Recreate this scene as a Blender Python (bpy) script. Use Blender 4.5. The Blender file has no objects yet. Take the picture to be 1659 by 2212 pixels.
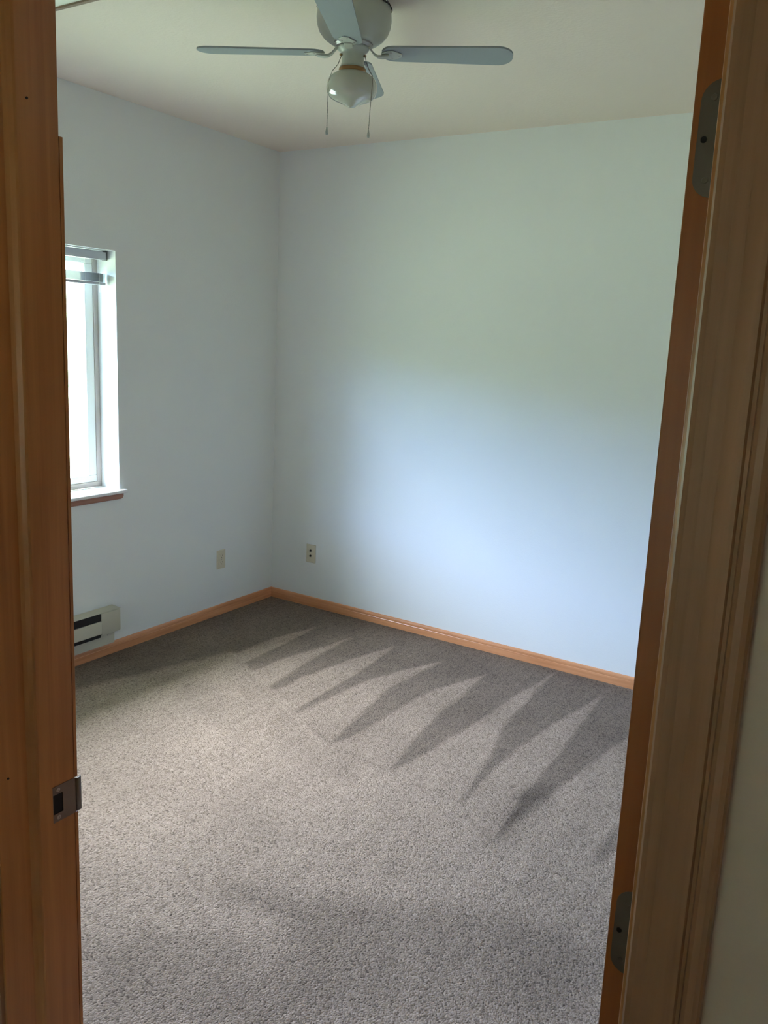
import bpy, bmesh, math, random
from mathutils import Vector, Matrix, noise
random.seed(7)
SC = bpy.context.scene
COL = SC.collection

# ------------------------------------------------------------------ camera
F_PX = 1796.8
PITCH, ROLL, YAW, CAM_Z = math.radians(11.7025), math.radians(2.7757), math.radians(31.7028), 1.6437
cam_d = bpy.data.cameras.new('camera'); cam = bpy.data.objects.new('camera', cam_d); COL.objects.link(cam)
cam_d.sensor_fit = 'VERTICAL'; cam_d.sensor_height = 36.0; cam_d.lens = F_PX / 2212 * 36.0
cam_d.clip_start = 0.02; cam_d.clip_end = 300
fw = Vector((-math.sin(YAW) * math.cos(PITCH), math.cos(YAW) * math.cos(PITCH), -math.sin(PITCH)))
rt = Vector((math.cos(YAW), math.sin(YAW), 0)); up = rt.cross(fw)
r2 = rt * math.cos(ROLL) + up * math.sin(ROLL); u2 = up * math.cos(ROLL) - rt * math.sin(ROLL)
M = Matrix.Identity(4)
for i in range(3):
    M[i][0], M[i][1], M[i][2] = r2[i], u2[i], -fw[i]
M[2][3] = CAM_Z
cam.matrix_world = M
SC.camera = cam

# ------------------------------------------------------------------ sky, sun, exposure
SKY_STRENGTH = 42.0
SKY_LOW, SKY_HIGH = (0.39, 0.61, 1.10, 1), (0.86, 0.95, 1.12, 1)      # bluish by the horizon, bright cloud overhead
SUN_STRENGTH = 30.0
world = bpy.data.worlds.new('overcast_sky'); SC.world = world; world.use_nodes = True
wn = world.node_tree.nodes; wl = world.node_tree.links; wn.clear()
wo = wn.new('ShaderNodeOutputWorld'); wb = wn.new('ShaderNodeBackground')
tc = wn.new('ShaderNodeTexCoord'); sx = wn.new('ShaderNodeSeparateXYZ'); rp = wn.new('ShaderNodeValToRGB')
wl.new(tc.outputs['Generated'], sx.inputs[0]); wl.new(sx.outputs['Z'], rp.inputs[0])
rp.color_ramp.elements[0].position = 0.22; rp.color_ramp.elements[0].color = SKY_LOW
rp.color_ramp.elements[1].position = 0.62; rp.color_ramp.elements[1].color = SKY_HIGH
wl.new(rp.outputs[0], wb.inputs[0]); wb.inputs[1].default_value = SKY_STRENGTH
wl.new(wb.outputs[0], wo.inputs[0])
sun_d = bpy.data.lights.new('sun', 'SUN'); sun = bpy.data.objects.new('sun', sun_d); COL.objects.link(sun)
sun_d.energy = SUN_STRENGTH; sun_d.angle = 0.02; sun_d.color = (1.0, 0.93, 0.8)
sun.rotation_euler = (math.radians(0), math.radians(42), 0)      # from behind the house, onto the lawn and the hedge
port_d = bpy.data.lights.new('window_portal', 'AREA'); port = bpy.data.objects.new('window_portal', port_d); COL.objects.link(port)
port_d.shape = 'RECTANGLE'; port_d.size = 1.16; port_d.size_y = 1.02; port_d.cycles.is_portal = True
port.location = (-3.50, 2.285, 1.42); port.rotation_euler = (0, math.radians(-90), 0)
vs = SC.view_settings
SC.display_settings.display_device = 'sRGB'
vs.view_transform = 'Standard'; vs.look = 'None'; vs.exposure = 1.08; vs.gamma = 1.0; vs.use_curve_mapping = False
cy = SC.cycles
cy.use_denoising = True
try: cy.denoiser = 'OPENIMAGEDENOISE'
except Exception: pass
cy.max_bounces = 16; cy.diffuse_bounces = 12; cy.glossy_bounces = 4; cy.transparent_max_bounces = 12
cy.sample_clamp_indirect = 6.0; cy.caustics_reflective = False; cy.caustics_refractive = False

# ------------------------------------------------------------------ room measurements (metres)
XL, YB, H = -3.285, 3.987, 2.674          # left wall face, back wall face, ceiling height
XR = 0.26                                 # right wall face
YH, YF = 0.607, 0.7285                    # hall face and room face of the wall with the doorway
HALL_H = 2.55
WY0, WY1, WZ0, WZ1 = 1.785, 2.785, 0.845, 1.994   # window opening in the left wall
FAN = (-1.642, 2.34)

# ------------------------------------------------------------------ helpers
def tag(o, label=None, cat=None, group=None, kind=None):
    if label: o['label'] = label
    if cat: o['category'] = cat
    if group: o['group'] = group
    if kind: o['kind'] = kind
    return o

def empty(name, loc=(0, 0, 0)):
    o = bpy.data.objects.new(name, None); COL.objects.link(o); o.location = loc; o.empty_display_size = 0.05
    return o

def finish(name, bm, mat, parent=None, smooth=False, bevel=0.0, lean=None, recalc=True, segs=2):
    if recalc: bmesh.ops.recalc_face_normals(bm, faces=bm.faces)
    if lean:
        s, z0 = lean
        for v in bm.verts: v.co.x += s * (z0 - v.co.z)
    me = bpy.data.meshes.new(name); bm.to_mesh(me); bm.free()
    me.materials.append(mat)
    if smooth:
        for p in me.polygons: p.use_smooth = True
    o = bpy.data.objects.new(name, me); COL.objects.link(o)
    if parent:
        o.parent = parent
        o.location = (0, 0, 0) if parent.parent else -Vector(parent.location)
    if bevel:
        md = o.modifiers.new('bevel', 'BEVEL'); md.width = bevel; md.segments = segs; md.limit_method = 'ANGLE'; md.angle_limit = math.radians(40)
        for p in me.polygons: p.use_smooth = True
        md.harden_normals = True
    return o

def box(bm, x0, x1, y0, y1, z0, z1):
    v = [bm.verts.new(c) for c in ((x0, y0, z0), (x1, y0, z0), (x1, y1, z0), (x0, y1, z0), (x0, y0, z1), (x1, y0, z1), (x1, y1, z1), (x0, y1, z1))]
    for f in ((0, 3, 2, 1), (4, 5, 6, 7), (0, 1, 5, 4), (1, 2, 6, 5), (2, 3, 7, 6), (3, 0, 4, 7)):
        bm.faces.new([v[i] for i in f])

def boxes(name, mat, bl, parent=None, **k):
    bm = bmesh.new()
    for b in bl: box(bm, *b)
    return finish(name, bm, mat, parent, **k)

def loft(bm, rings, closed_ends=True):
    """rings: lists of points with equal length, joined into a skin."""
    vr = [[bm.verts.new(p) for p in r] for r in rings]
    n = len(vr[0])
    for a, b in zip(vr, vr[1:]):
        for i in range(n):
            j = (i + 1) % n
            bm.faces.new((a[i], a[j], b[j], b[i]))
    if closed_ends:
        bm.faces.new(vr[0][::-1]); bm.faces.new(vr[-1])

def lathe(bm, prof, c, seg=48, axis='z', cap=True):
    rings = []
    for r, h in prof:
        ring = []
        for k in range(seg):
            a = 2 * math.pi * k / seg
            p = (r * math.cos(a), r * math.sin(a), h)
            if axis == 'x': p = (h, p[0], p[1])
            if axis == 'y': p = (p[0], h, p[1])
            ring.append((c[0] + p[0], c[1] + p[1], c[2] + p[2]))
        rings.append(ring)
    loft(bm, rings, cap)

def tube(bm, pts, r, seg=8):
    pts = [Vector(p) for p in pts]; rings = []
    for i, p in enumerate(pts):
        d = (pts[min(i + 1, len(pts) - 1)] - pts[max(i - 1, 0)]).normalized()
        a = d.orthogonal().normalized() if i == 0 else (pa - d * pa.dot(d)).normalized()
        pa = a
        b = d.cross(a)
        rr = r[i] if isinstance(r, (list, tuple)) else r
        rings.append([p + a * rr * math.cos(2 * math.pi * k / seg) + b * rr * math.sin(2 * math.pi * k / seg) for k in range(seg)])
    loft(bm, rings)

# ------------------------------------------------------------------ materials
def new_mat(name):
    m = bpy.data.materials.new(name); m.use_nodes = True
    nt = m.node_tree; b = nt.nodes['Principled BSDF']
    return m, nt, b

def plain(name, col, rough=0.5, metal=0.0, bump=0.0, bscale=80, spec=0.5, var=0.0, vscale=3.0):
    m, nt, b = new_mat(name); N, L = nt.nodes, nt.links
    b.inputs['Base Color'].default_value = (*col, 1); b.inputs['Roughness'].default_value = rough
    b.inputs['Metallic'].default_value = metal; b.inputs['Specular IOR Level'].default_value = spec
    t = N.new('ShaderNodeTexCoord')
    if var:
        n = N.new('ShaderNodeTexNoise'); n.inputs['Scale'].default_value = vscale; n.inputs['Detail'].default_value = 4
        L.new(t.outputs['Object'], n.inputs['Vector'])
        mx = N.new('ShaderNodeMix'); mx.data_type = 'RGBA'
        mx.inputs['A'].default_value = (*[c * (1 - var) for c in col], 1); mx.inputs['B'].default_value = (*[min(1, c * (1 + var)) for c in col], 1)
        L.new(n.outputs['Fac'], mx.inputs['Factor']); L.new(mx.outputs['Result'], b.inputs['Base Color'])
    if bump:
        n2 = N.new('ShaderNodeTexNoise'); n2.inputs['Scale'].default_value = bscale; n2.inputs['Detail'].default_value = 3
        bp = N.new('ShaderNodeBump'); bp.inputs['Strength'].default_value = bump; bp.inputs['Distance'].default_value = 0.002
        L.new(t.outputs['Object'], n2.inputs['Vector']); L.new(n2.outputs['Fac'], bp.inputs['Height']); L.new(bp.outputs['Normal'], b.inputs['Normal'])
    return m

def wood(name, dark, light, axis='z', rough=0.30, scale=1.0):
    m, nt, b = new_mat(name); N, L = nt.nodes, nt.links
    t = N.new('ShaderNodeTexCoord'); mp = N.new('ShaderNodeMapping')
    s = {'z': (38, 38, 1.1), 'x': (1.1, 38, 38), 'y': (38, 1.1, 38)}[axis]
    mp.inputs['Scale'].default_value = tuple(v * scale for v in s)
    L.new(t.outputs['Object'], mp.inputs['Vector'])
    n = N.new('ShaderNodeTexNoise'); n.inputs['Scale'].default_value = 1.6; n.inputs['Detail'].default_value = 6; n.inputs['Roughness'].default_value = 0.55; n.inputs['Distortion'].default_value = 0.6
    L.new(mp.outputs[0], n.inputs['Vector'])
    n2 = N.new('ShaderNodeTexNoise'); n2.inputs['Scale'].default_value = 3.2; n2.inputs['Detail'].default_value = 3
    L.new(t.outputs['Object'], n2.inputs['Vector'])
    r = N.new('ShaderNodeValToRGB'); e = r.color_ramp.elements
    e[0].position = 0.30; e[0].color = (*dark, 1); e[1].position = 0.68; e[1].color = (*light, 1)
    L.new(n.outputs['Fac'], r.inputs[0])
    mx = N.new('ShaderNodeMix'); mx.data_type = 'RGBA'; mx.blend_type = 'MULTIPLY'; mx.inputs['Factor'].default_value = 0.35
    r2 = N.new('ShaderNodeValToRGB'); r2.color_ramp.elements[0].position = 0.35; r2.color_ramp.elements[0].color = (0.72, 0.62, 0.5, 1)
    r2.color_ramp.elements[1].position = 0.65; r2.color_ramp.elements[1].color = (1, 1, 1, 1)
    L.new(n2.outputs['Fac'], r2.inputs[0]); L.new(r.outputs[0], mx.inputs['A']); L.new(r2.outputs[0], mx.inputs['B'])
    L.new(mx.outputs['Result'], b.inputs['Base Color'])
    b.inputs['Roughness'].default_value = rough
    bp = N.new('ShaderNodeBump'); bp.inputs['Strength'].default_value = 0.12; bp.inputs['Distance'].default_value = 0.001
    L.new(n.outputs['Fac'], bp.inputs['Height']); L.new(bp.outputs['Normal'], b.inputs['Normal'])
    return m

M_WALL = plain('wall_paint', (0.75, 0.755, 0.74), 0.85, bump=0.25, bscale=140, spec=0.2)
M_HALLWALL = plain('hall_wall_paint', (0.70, 0.59, 0.50), 0.85, bump=0.25, bscale=140, spec=0.2)
M_CEIL = plain('ceiling_paint', (0.79, 0.69, 0.60), 0.95, bump=0.6, bscale=90, spec=0.1)
M_OAK = wood('honey_oak', (0.44, 0.19, 0.065), (0.60, 0.29, 0.105), 'z')
M_CASING = wood('casing_oak', (0.30, 0.155, 0.075), (0.44, 0.24, 0.125), 'z', rough=0.5, scale=0.8)
M_OAKX = wood('honey_oak_along_x', (0.56, 0.235, 0.10), (0.72, 0.34, 0.165), 'x')
M_OAKY = wood('honey_oak_along_y', (0.56, 0.235, 0.10), (0.72, 0.34, 0.165), 'y')
M_DOOR = wood('door_edge_wood', (0.31, 0.095, 0.013), (0.38, 0.125, 0.02), 'z', rough=0.45)
M_HATCHWOOD = wood('hatch_trim_wood', (0.16, 0.10, 0.06), (0.26, 0.17, 0.10), 'x')
M_STEEL = plain('brushed_steel', (0.42, 0.40, 0.37), 0.42, 0.85, var=0.15, vscale=30)
M_HINGE = plain('tarnished_hinge_steel', (0.13, 0.11, 0.085), 0.5, 0.5, var=0.2, vscale=40)
M_STRIKE = plain('dull_strike_steel', (0.20, 0.17, 0.145), 0.45, 0.6, var=0.15, vscale=30)
M_BLACK = plain('dark_cavity', (0.012, 0.010, 0.008), 0.8)
M_VINYL = plain('taupe_vinyl', (0.42, 0.37, 0.33), 0.5, var=0.06, vscale=14)
M_WHITEV = plain('white_vinyl', (0.80, 0.80, 0.76), 0.45)
M_STOOL = plain('white_stool_laminate', (0.82, 0.82, 0.80), 0.4)
M_APRON = wood('apron_wood', (0.24, 0.09, 0.04), (0.34, 0.14, 0.07), 'y')
M_SLAT = plain('grey_aluminium_slat', (0.48, 0.49, 0.50), 0.4, 0.2)
M_RAIL = plain('blind_headrail', (0.52, 0.53, 0.58), 0.45, 0.1)
M_CORD = plain('blind_cord', (0.75, 0.75, 0.70), 0.8)
M_HEATER = plain('almond_enamel', (0.56, 0.53, 0.42), 0.45, var=0.05)
M_FIN = plain('heater_fin', (0.10, 0.10, 0.10), 0.5, 0.6)
M_PLATE = plain('almond_plastic', (0.62, 0.56, 0.42), 0.4, var=0.04, vscale=20)
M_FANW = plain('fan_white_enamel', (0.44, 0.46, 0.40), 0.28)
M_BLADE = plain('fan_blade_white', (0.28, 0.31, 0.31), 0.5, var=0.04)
M_BRASS = plain('antique_brass', (0.30, 0.17, 0.07), 0.4, 0.8)
M_CHAIN = plain('pull_chain_metal', (0.22, 0.20, 0.16), 0.45, 0.7)
M_HATCH = plain('hatch_panel_paint', (0.84, 0.84, 0.74), 0.9)

def glass_mat():
    m, nt, b = new_mat('window_glass'); N, L = nt.nodes, nt.links
    N.remove(b); out = N['Material Output']
    tr = N.new('ShaderNodeBsdfTransparent'); tr.inputs[0].default_value = (0.96, 0.98, 0.97, 1)
    gl = N.new('ShaderNodeBsdfGlossy'); gl.inputs['Roughness'].default_value = 0.02
    lw = N.new('ShaderNodeLayerWeight'); lw.inputs['Blend'].default_value = 0.5
    pw = N.new('ShaderNodeMath'); pw.operation = 'POWER'; pw.inputs[1].default_value = 5.0; L.new(lw.outputs['Facing'], pw.inputs[0])
    fr = N.new('ShaderNodeMath'); fr.operation = 'MULTIPLY_ADD'; fr.inputs[1].default_value = 0.9; fr.inputs[2].default_value = 0.04; L.new(pw.outputs[0], fr.inputs[0])
    mx = N.new('ShaderNodeMixShader')
    L.new(fr.outputs[0], mx.inputs[0]); L.new(tr.outputs[0], mx.inputs[1]); L.new(gl.outputs[0], mx.inputs[2]); L.new(mx.outputs[0], out.inputs[0])
    return m
M_GLASS = glass_mat()

def opal_mat():
    m, nt, b = new_mat('opal_glass')
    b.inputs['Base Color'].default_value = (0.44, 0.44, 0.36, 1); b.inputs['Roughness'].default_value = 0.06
    b.inputs['Coat Weight'].default_value = 1.0; b.inputs['Coat Roughness'].default_value = 0.02; b.inputs['Coat IOR'].default_value = 1.7
    b.inputs['Subsurface Weight'].default_value = 0.15; b.inputs['Subsurface Radius'].default_value = (0.02, 0.02, 0.02); b.inputs['Subsurface Scale'].default_value = 0.5
    return m
M_OPAL = opal_mat()

def grass_mat(name, a, c, sc):
    m, nt, b = new_mat(name); N, L = nt.nodes, nt.links
    t = N.new('ShaderNodeTexCoord'); n = N.new('ShaderNodeTexNoise'); n.inputs['Scale'].default_value = sc; n.inputs['Detail'].default_value = 8
    L.new(t.outputs['Object'], n.inputs['Vector'])
    mx = N.new('ShaderNodeMix'); mx.data_type = 'RGBA'; mx.inputs['A'].default_value = (*a, 1); mx.inputs['B'].default_value = (*c, 1)
    L.new(n.outputs['Fac'], mx.inputs['Factor']); L.new(mx.outputs['Result'], b.inputs['Base Color']); b.inputs['Roughness'].default_value = 0.9
    return m
M_LAWN = grass_mat('lawn_grass', (0.125, 0.155, 0.098), (0.20, 0.235, 0.145), 3)
M_HEDGE = grass_mat('hedge_leaves', (0.12, 0.155, 0.09), (0.20, 0.245, 0.14), 2)

def carpet_mat(nap_shade=True):
    m, nt, b = new_mat('beige_cut_pile_carpet' if nap_shade else 'hall_carpet'); N, L = nt.nodes, nt.links
    t = N.new('ShaderNodeTexCoord')
    def noise_n(scale, detail, rough=0.5, vec=None, dist=0.0):
        n = N.new('ShaderNodeTexNoise'); n.inputs['Scale'].default_value = scale; n.inputs['Detail'].default_value = detail
        n.inputs['Roughness'].default_value = rough; n.inputs['Distortion'].default_value = dist
        L.new(vec or t.outputs['Object'], n.inputs['Vector']); return n
    warp = noise_n(170, 2, 0.6)
    ws = N.new('ShaderNodeVectorMath'); ws.operation = 'SCALE'; ws.inputs['Scale'].default_value = 0.006; L.new(warp.outputs['Color'], ws.inputs[0])
    wv = N.new('ShaderNodeVectorMath'); wv.operation = 'ADD'; L.new(t.outputs['Object'], wv.inputs[0]); L.new(ws.outputs[0], wv.inputs[1])
    tuft = N.new('ShaderNodeTexVoronoi'); tuft.inputs['Scale'].default_value = 185; L.new(wv.outputs[0], tuft.inputs['Vector'])
    fine = noise_n(300, 3, 0.65)
    blotch = noise_n(2.1, 4, 0.55, dist=0.4)
    # colour: beige yarn, every tuft its own tone, a few dark gaps and a few pale ends
    sepc = N.new('ShaderNodeSeparateColor'); L.new(tuft.outputs['Color'], sepc.inputs[0])
    r = N.new('ShaderNodeValToRGB'); e = r.color_ramp.elements
    e[0].position = 0.08; e[0].color = (0.135, 0.102, 0.076, 1)
    e[1].position = 0.93; e[1].color = (0.48, 0.370, 0.298, 1)
    for pos, col in ((0.17, (0.195, 0.147, 0.112, 1)), (0.27, (0.275, 0.207, 0.159, 1)), (0.45, (0.322, 0.245, 0.190, 1)), (0.80, (0.385, 0.294, 0.231, 1))):
        x = e.new(pos); x.color = col
    tone = N.new('ShaderNodeMix'); tone.data_type = 'FLOAT'; tone.inputs['Factor'].default_value = 0.28
    L.new(sepc.outputs['Red'], tone.inputs['A']); L.new(warp.outputs['Fac'], tone.inputs['B'])
    L.new(tone.outputs['Result'], r.inputs[0])
    mul = N.new('ShaderNodeMix'); mul.data_type = 'RGBA'; mul.blend_type = 'MULTIPLY'; mul.inputs['Factor'].default_value = 1.0
    L.new(r.outputs[0], mul.inputs['A'])
    # vacuum strokes, with shade painted in by the left wall, corner and doorway
    att = N.new('ShaderNodeAttribute'); att.attribute_name = 'nap_shade'
    bl = N.new('ShaderNodeMapRange'); bl.inputs['From Min'].default_value = 0.35; bl.inputs['From Max'].default_value = 0.65
    bl.inputs['To Min'].default_value = 0.88; bl.inputs['To Max'].default_value = 1.08
    L.new(blotch.outputs['Fac'], bl.inputs['Value'])
    mp = N.new('ShaderNodeMapping'); mp.inputs['Scale'].default_value = (60, 2.5, 1); L.new(t.outputs['Object'], mp.inputs['Vector'])
    streak = noise_n(1.0, 2, 0.5, vec=mp.outputs[0])
    st = N.new('ShaderNodeMapRange'); st.inputs['From Min'].default_value = 0.3; st.inputs['From Max'].default_value = 0.7
    st.inputs['To Min'].default_value = 0.93; st.inputs['To Max'].default_value = 1.07
    L.new(streak.outputs['Fac'], st.inputs['Value'])
    m1 = N.new('ShaderNodeMath'); m1.operation = 'MULTIPLY'; L.new(bl.outputs[0], m1.inputs[0]); L.new(st.outputs[0], m1.inputs[1])
    cmb = N.new('ShaderNodeCombineColor')
    if nap_shade:
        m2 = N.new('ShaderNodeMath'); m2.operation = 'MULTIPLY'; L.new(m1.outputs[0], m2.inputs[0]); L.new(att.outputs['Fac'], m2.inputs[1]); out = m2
    else: out = m1
    for k in ('Red', 'Green', 'Blue'): L.new(out.outputs[0], cmb.inputs[k])
    L.new(cmb.outputs[0], mul.inputs['B']); L.new(mul.outputs['Result'], b.inputs['Base Color'])
    b.inputs['Roughness'].default_value = 0.95; b.inputs['Specular IOR Level'].default_value = 0.1
    ad = N.new('ShaderNodeMath'); ad.operation = 'ADD'; iv = N.new('ShaderNodeMath'); iv.operation = 'MULTIPLY'; iv.inputs[1].default_value = -1.0; L.new(tuft.outputs['Distance'], iv.inputs[0]); L.new(iv.outputs[0], ad.inputs[0])
    sc = N.new('ShaderNodeMath'); sc.operation = 'MULTIPLY'; sc.inputs[1].default_value = 0.8; L.new(fine.outputs['Fac'], sc.inputs[0]); L.new(sc.outputs[0], ad.inputs[1])
    bp = N.new('ShaderNodeBump'); bp.inputs['Strength'].default_value = 0.8; bp.inputs['Distance'].default_value = 0.004
    L.new(ad.outputs[0], bp.inputs['Height']); L.new(bp.outputs['Normal'], b.inputs['Normal'])
    return m
M_CARPET = carpet_mat(True); M_HALLCARPET = carpet_mat(False)
NAP_SHADE_ZONE = [[(-2.815, 3.105), (-2.586, 2.97), (-2.388, 2.882), (-2.119, 2.745), (-1.817, 2.62), (-1.512, 2.573), (-1.17, 2.536), (-0.966, 2.371), (-0.839, 3.285), (-0.807, 3.597), (-0.904, 3.953), (-1.354, 4.02), (-2.168, 4.02), (-3.4, 4.02), (-3.4, 2.2), (-3.05, 2.3), (-2.92, 2.75)]]  # vacuum strokes; far corner and left-wall strip paint in the shade there
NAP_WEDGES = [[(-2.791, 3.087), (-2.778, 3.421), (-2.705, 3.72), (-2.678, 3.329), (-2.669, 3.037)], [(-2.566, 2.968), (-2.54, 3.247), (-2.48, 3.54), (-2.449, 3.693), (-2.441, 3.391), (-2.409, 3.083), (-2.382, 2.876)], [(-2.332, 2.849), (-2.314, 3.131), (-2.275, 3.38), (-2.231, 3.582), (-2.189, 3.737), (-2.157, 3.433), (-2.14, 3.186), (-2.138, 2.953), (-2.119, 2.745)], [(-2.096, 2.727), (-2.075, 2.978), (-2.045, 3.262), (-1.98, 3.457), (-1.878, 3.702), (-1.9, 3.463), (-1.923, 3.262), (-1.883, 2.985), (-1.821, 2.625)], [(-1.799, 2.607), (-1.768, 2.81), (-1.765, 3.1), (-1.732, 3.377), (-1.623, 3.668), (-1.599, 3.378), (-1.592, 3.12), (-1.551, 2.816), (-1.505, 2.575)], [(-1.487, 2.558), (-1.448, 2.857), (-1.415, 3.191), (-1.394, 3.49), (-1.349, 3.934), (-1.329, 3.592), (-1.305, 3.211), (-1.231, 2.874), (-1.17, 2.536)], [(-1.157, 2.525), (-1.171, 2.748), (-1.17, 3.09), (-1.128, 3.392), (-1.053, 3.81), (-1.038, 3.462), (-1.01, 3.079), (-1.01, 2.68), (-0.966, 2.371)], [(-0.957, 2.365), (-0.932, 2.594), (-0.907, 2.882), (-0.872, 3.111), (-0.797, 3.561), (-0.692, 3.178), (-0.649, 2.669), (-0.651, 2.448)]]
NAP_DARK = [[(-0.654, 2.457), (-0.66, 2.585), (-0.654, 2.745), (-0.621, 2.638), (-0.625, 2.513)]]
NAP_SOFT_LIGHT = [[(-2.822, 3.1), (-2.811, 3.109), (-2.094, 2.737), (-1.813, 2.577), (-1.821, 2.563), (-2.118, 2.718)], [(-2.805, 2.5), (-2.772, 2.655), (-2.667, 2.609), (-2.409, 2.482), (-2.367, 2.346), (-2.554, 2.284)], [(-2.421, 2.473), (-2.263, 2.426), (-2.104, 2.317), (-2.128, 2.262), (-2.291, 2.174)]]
NAP_SHADE_SOFT = [[(-1.338, 1.725), (-1.26, 1.818), (-1.05, 1.934), (-0.787, 2.069), (-0.6, 2.117), (-0.498, 2.075), (-0.44, 1.816), (-1.112, 1.342), (-1.164, 1.454)], [(-1.687, 1.272), (-1.557, 1.413), (-1.442, 1.528), (-1.323, 1.533), (-1.112, 1.342), (-1.463, 1.096)], [(-1.531, 1.679), (-1.44, 1.726), (-1.32, 1.703), (-1.333, 1.658), (-1.474, 1.645)], [(-0.977, 2.384), (-1.023, 2.717), (-0.938, 2.84), (-0.959, 2.598), (-0.941, 2.387)]]  # pile patches that also paint in the dimmer floor near the doorway
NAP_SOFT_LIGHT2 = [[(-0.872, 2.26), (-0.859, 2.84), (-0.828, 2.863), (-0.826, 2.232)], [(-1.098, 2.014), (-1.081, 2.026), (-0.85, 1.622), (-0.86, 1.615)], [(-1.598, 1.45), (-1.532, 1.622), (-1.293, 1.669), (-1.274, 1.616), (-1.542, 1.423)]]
# ------------------------------------------------------------------ floor with vacuum tracks and painted shade
def inside(p, poly):
    x, y = p; c = False; n = len(poly); j = n - 1
    for i in range(n):
        xi, yi = poly[i]; xj, yj = poly[j]
        if (yi > y) != (yj > y) and x < (xj - xi) * (y - yi) / (yj - yi) + xi: c = not c
        j = i
    return c

def edge_dist(p, poly):
    x, y = p; d = 9.0; n = len(poly)
    for i in range(n):
        x0, y0 = poly[i]; x1, y1 = poly[(i + 1) % n]
        dx, dy = x1 - x0, y1 - y0; t = max(0, min(1, ((x - x0) * dx + (y - y0) * dy) / (dx * dx + dy * dy + 1e-9)))
        d = min(d, math.hypot(x - x0 - t * dx, y - y0 - t * dy))
    return d

def cover(p, poly, soft):
    """0 outside, 1 inside, eased over `soft` metres about the outline"""
    xs = [q[0] for q in poly]; ys = [q[1] for q in poly]
    if p[0] < min(xs) - soft or p[0] > max(xs) + soft or p[1] < min(ys) - soft or p[1] > max(ys) + soft: return 0.0
    d = edge_dist(p, poly)
    if not inside(p, poly): d = -d
    t = max(0.0, min(1.0, 0.5 + d / (2 * soft)))
    return t * t * (3 - 2 * t)

def nap_shade_value(x, y):
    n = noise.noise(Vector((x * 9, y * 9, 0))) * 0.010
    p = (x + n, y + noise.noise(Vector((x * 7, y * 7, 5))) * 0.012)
    z = cover(p, NAP_SHADE_ZONE[0], 0.035)
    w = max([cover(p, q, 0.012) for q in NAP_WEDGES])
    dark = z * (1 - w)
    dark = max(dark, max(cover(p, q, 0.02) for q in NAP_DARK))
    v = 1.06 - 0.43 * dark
    for q in NAP_SHADE_SOFT: v -= 0.27 * cover(p, q, 0.09)
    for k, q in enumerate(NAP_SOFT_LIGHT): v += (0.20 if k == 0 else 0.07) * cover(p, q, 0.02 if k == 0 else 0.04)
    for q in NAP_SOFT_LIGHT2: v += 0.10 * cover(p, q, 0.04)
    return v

def room_floor():
    me = bpy.data.meshes.new('floor'); st = 0.0125
    nx = int((XR + 0.02 - XL) / st) + 1; y0 = YF - 0.06; ny = int((YB + 0.02 - y0) / st) + 1
    vs_, fs, cs = [], [], []
    for j in range(ny + 1):
        for i in range(nx + 1):
            x = XL - 0.01 + i * st; y = y0 + j * st
            vs_.append((x, y, 0.0)); cs.append(nap_shade_value(x, y))
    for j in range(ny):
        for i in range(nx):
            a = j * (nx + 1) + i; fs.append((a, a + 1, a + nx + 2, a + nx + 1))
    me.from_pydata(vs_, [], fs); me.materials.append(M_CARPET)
    at = me.attributes.new('nap_shade', 'FLOAT', 'POINT'); at.data.foreach_set('value', cs)
    o = bpy.data.objects.new('floor', me); COL.objects.link(o); return tag(o, kind='structure')
room_floor()
S = dict(kind='structure')
tag(boxes('floor_hall', M_HALLCARPET, [(-2.6, 1.3, -2.7, YF - 0.06, -0.02, 0.0)]), **S)

# ------------------------------------------------------------------ walls and ceilings
T = 0.20
tag(boxes('wall_left', M_WALL, [(XL - T, XL, YF - 0.02, WY0, -0.02, H + 0.02), (XL - T, XL, WY1, YB + T, -0.02, H + 0.02),
    (XL - T, XL, WY0, WY1, -0.02, WZ0 - 0.018), (XL - T, XL, WY0, WY1, WZ1, H + 0.02)]), **S)
tag(boxes('wall_back', M_WALL, [(XL, XR, YB, YB + T, -0.02, H + 0.02)]), **S)
tag(boxes('wall_right', M_WALL, [(XR, XR + T, YF - 0.1, YB + T, -0.02, H + 0.02)]), **S)
DX0, DX1, DZ = -0.996, -0.092, 2.066
tag(boxes('wall_front', M_WALL, [(XL - T, DX0, YH + 0.06, YF, -0.02, H + 0.02), (DX1, XR + T, YH + 0.06, YF, -0.02, H + 0.02), (DX0, DX1, YH + 0.06, YF, DZ, H + 0.02)]), **S)
tag(boxes('wall_hall_front', M_HALLWALL, [(-2.6, DX0, YH, YH + 0.06, -0.02, H + 0.02), (DX1, 1.3, YH, YH + 0.06, -0.02, H + 0.02), (DX0, DX1, YH, YH + 0.06, DZ, H + 0.02)]), **S)
tag(boxes('ceiling', M_CEIL, [(XL - T, XR + T, YF - 0.02, YB + T, H, H + 0.12)]), **S)
tag(boxes('ceiling_hall', M_CEIL, [(-2.7, 1.4, -2.8, YH, HALL_H, HALL_H + 0.12)]), **S)
tag(boxes('wall_hall_left', M_HALLWALL, [(-2.7, -2.6, -2.8, YH, -0.02, HALL_H)]), **S)
tag(boxes('wall_hall_right', M_HALLWALL, [(1.3, 1.4, -2.8, YH, -0.02, HALL_H)]), **S)
HALL_FILL = (-0.95, -0.35, 0.80, 1.40)
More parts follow.
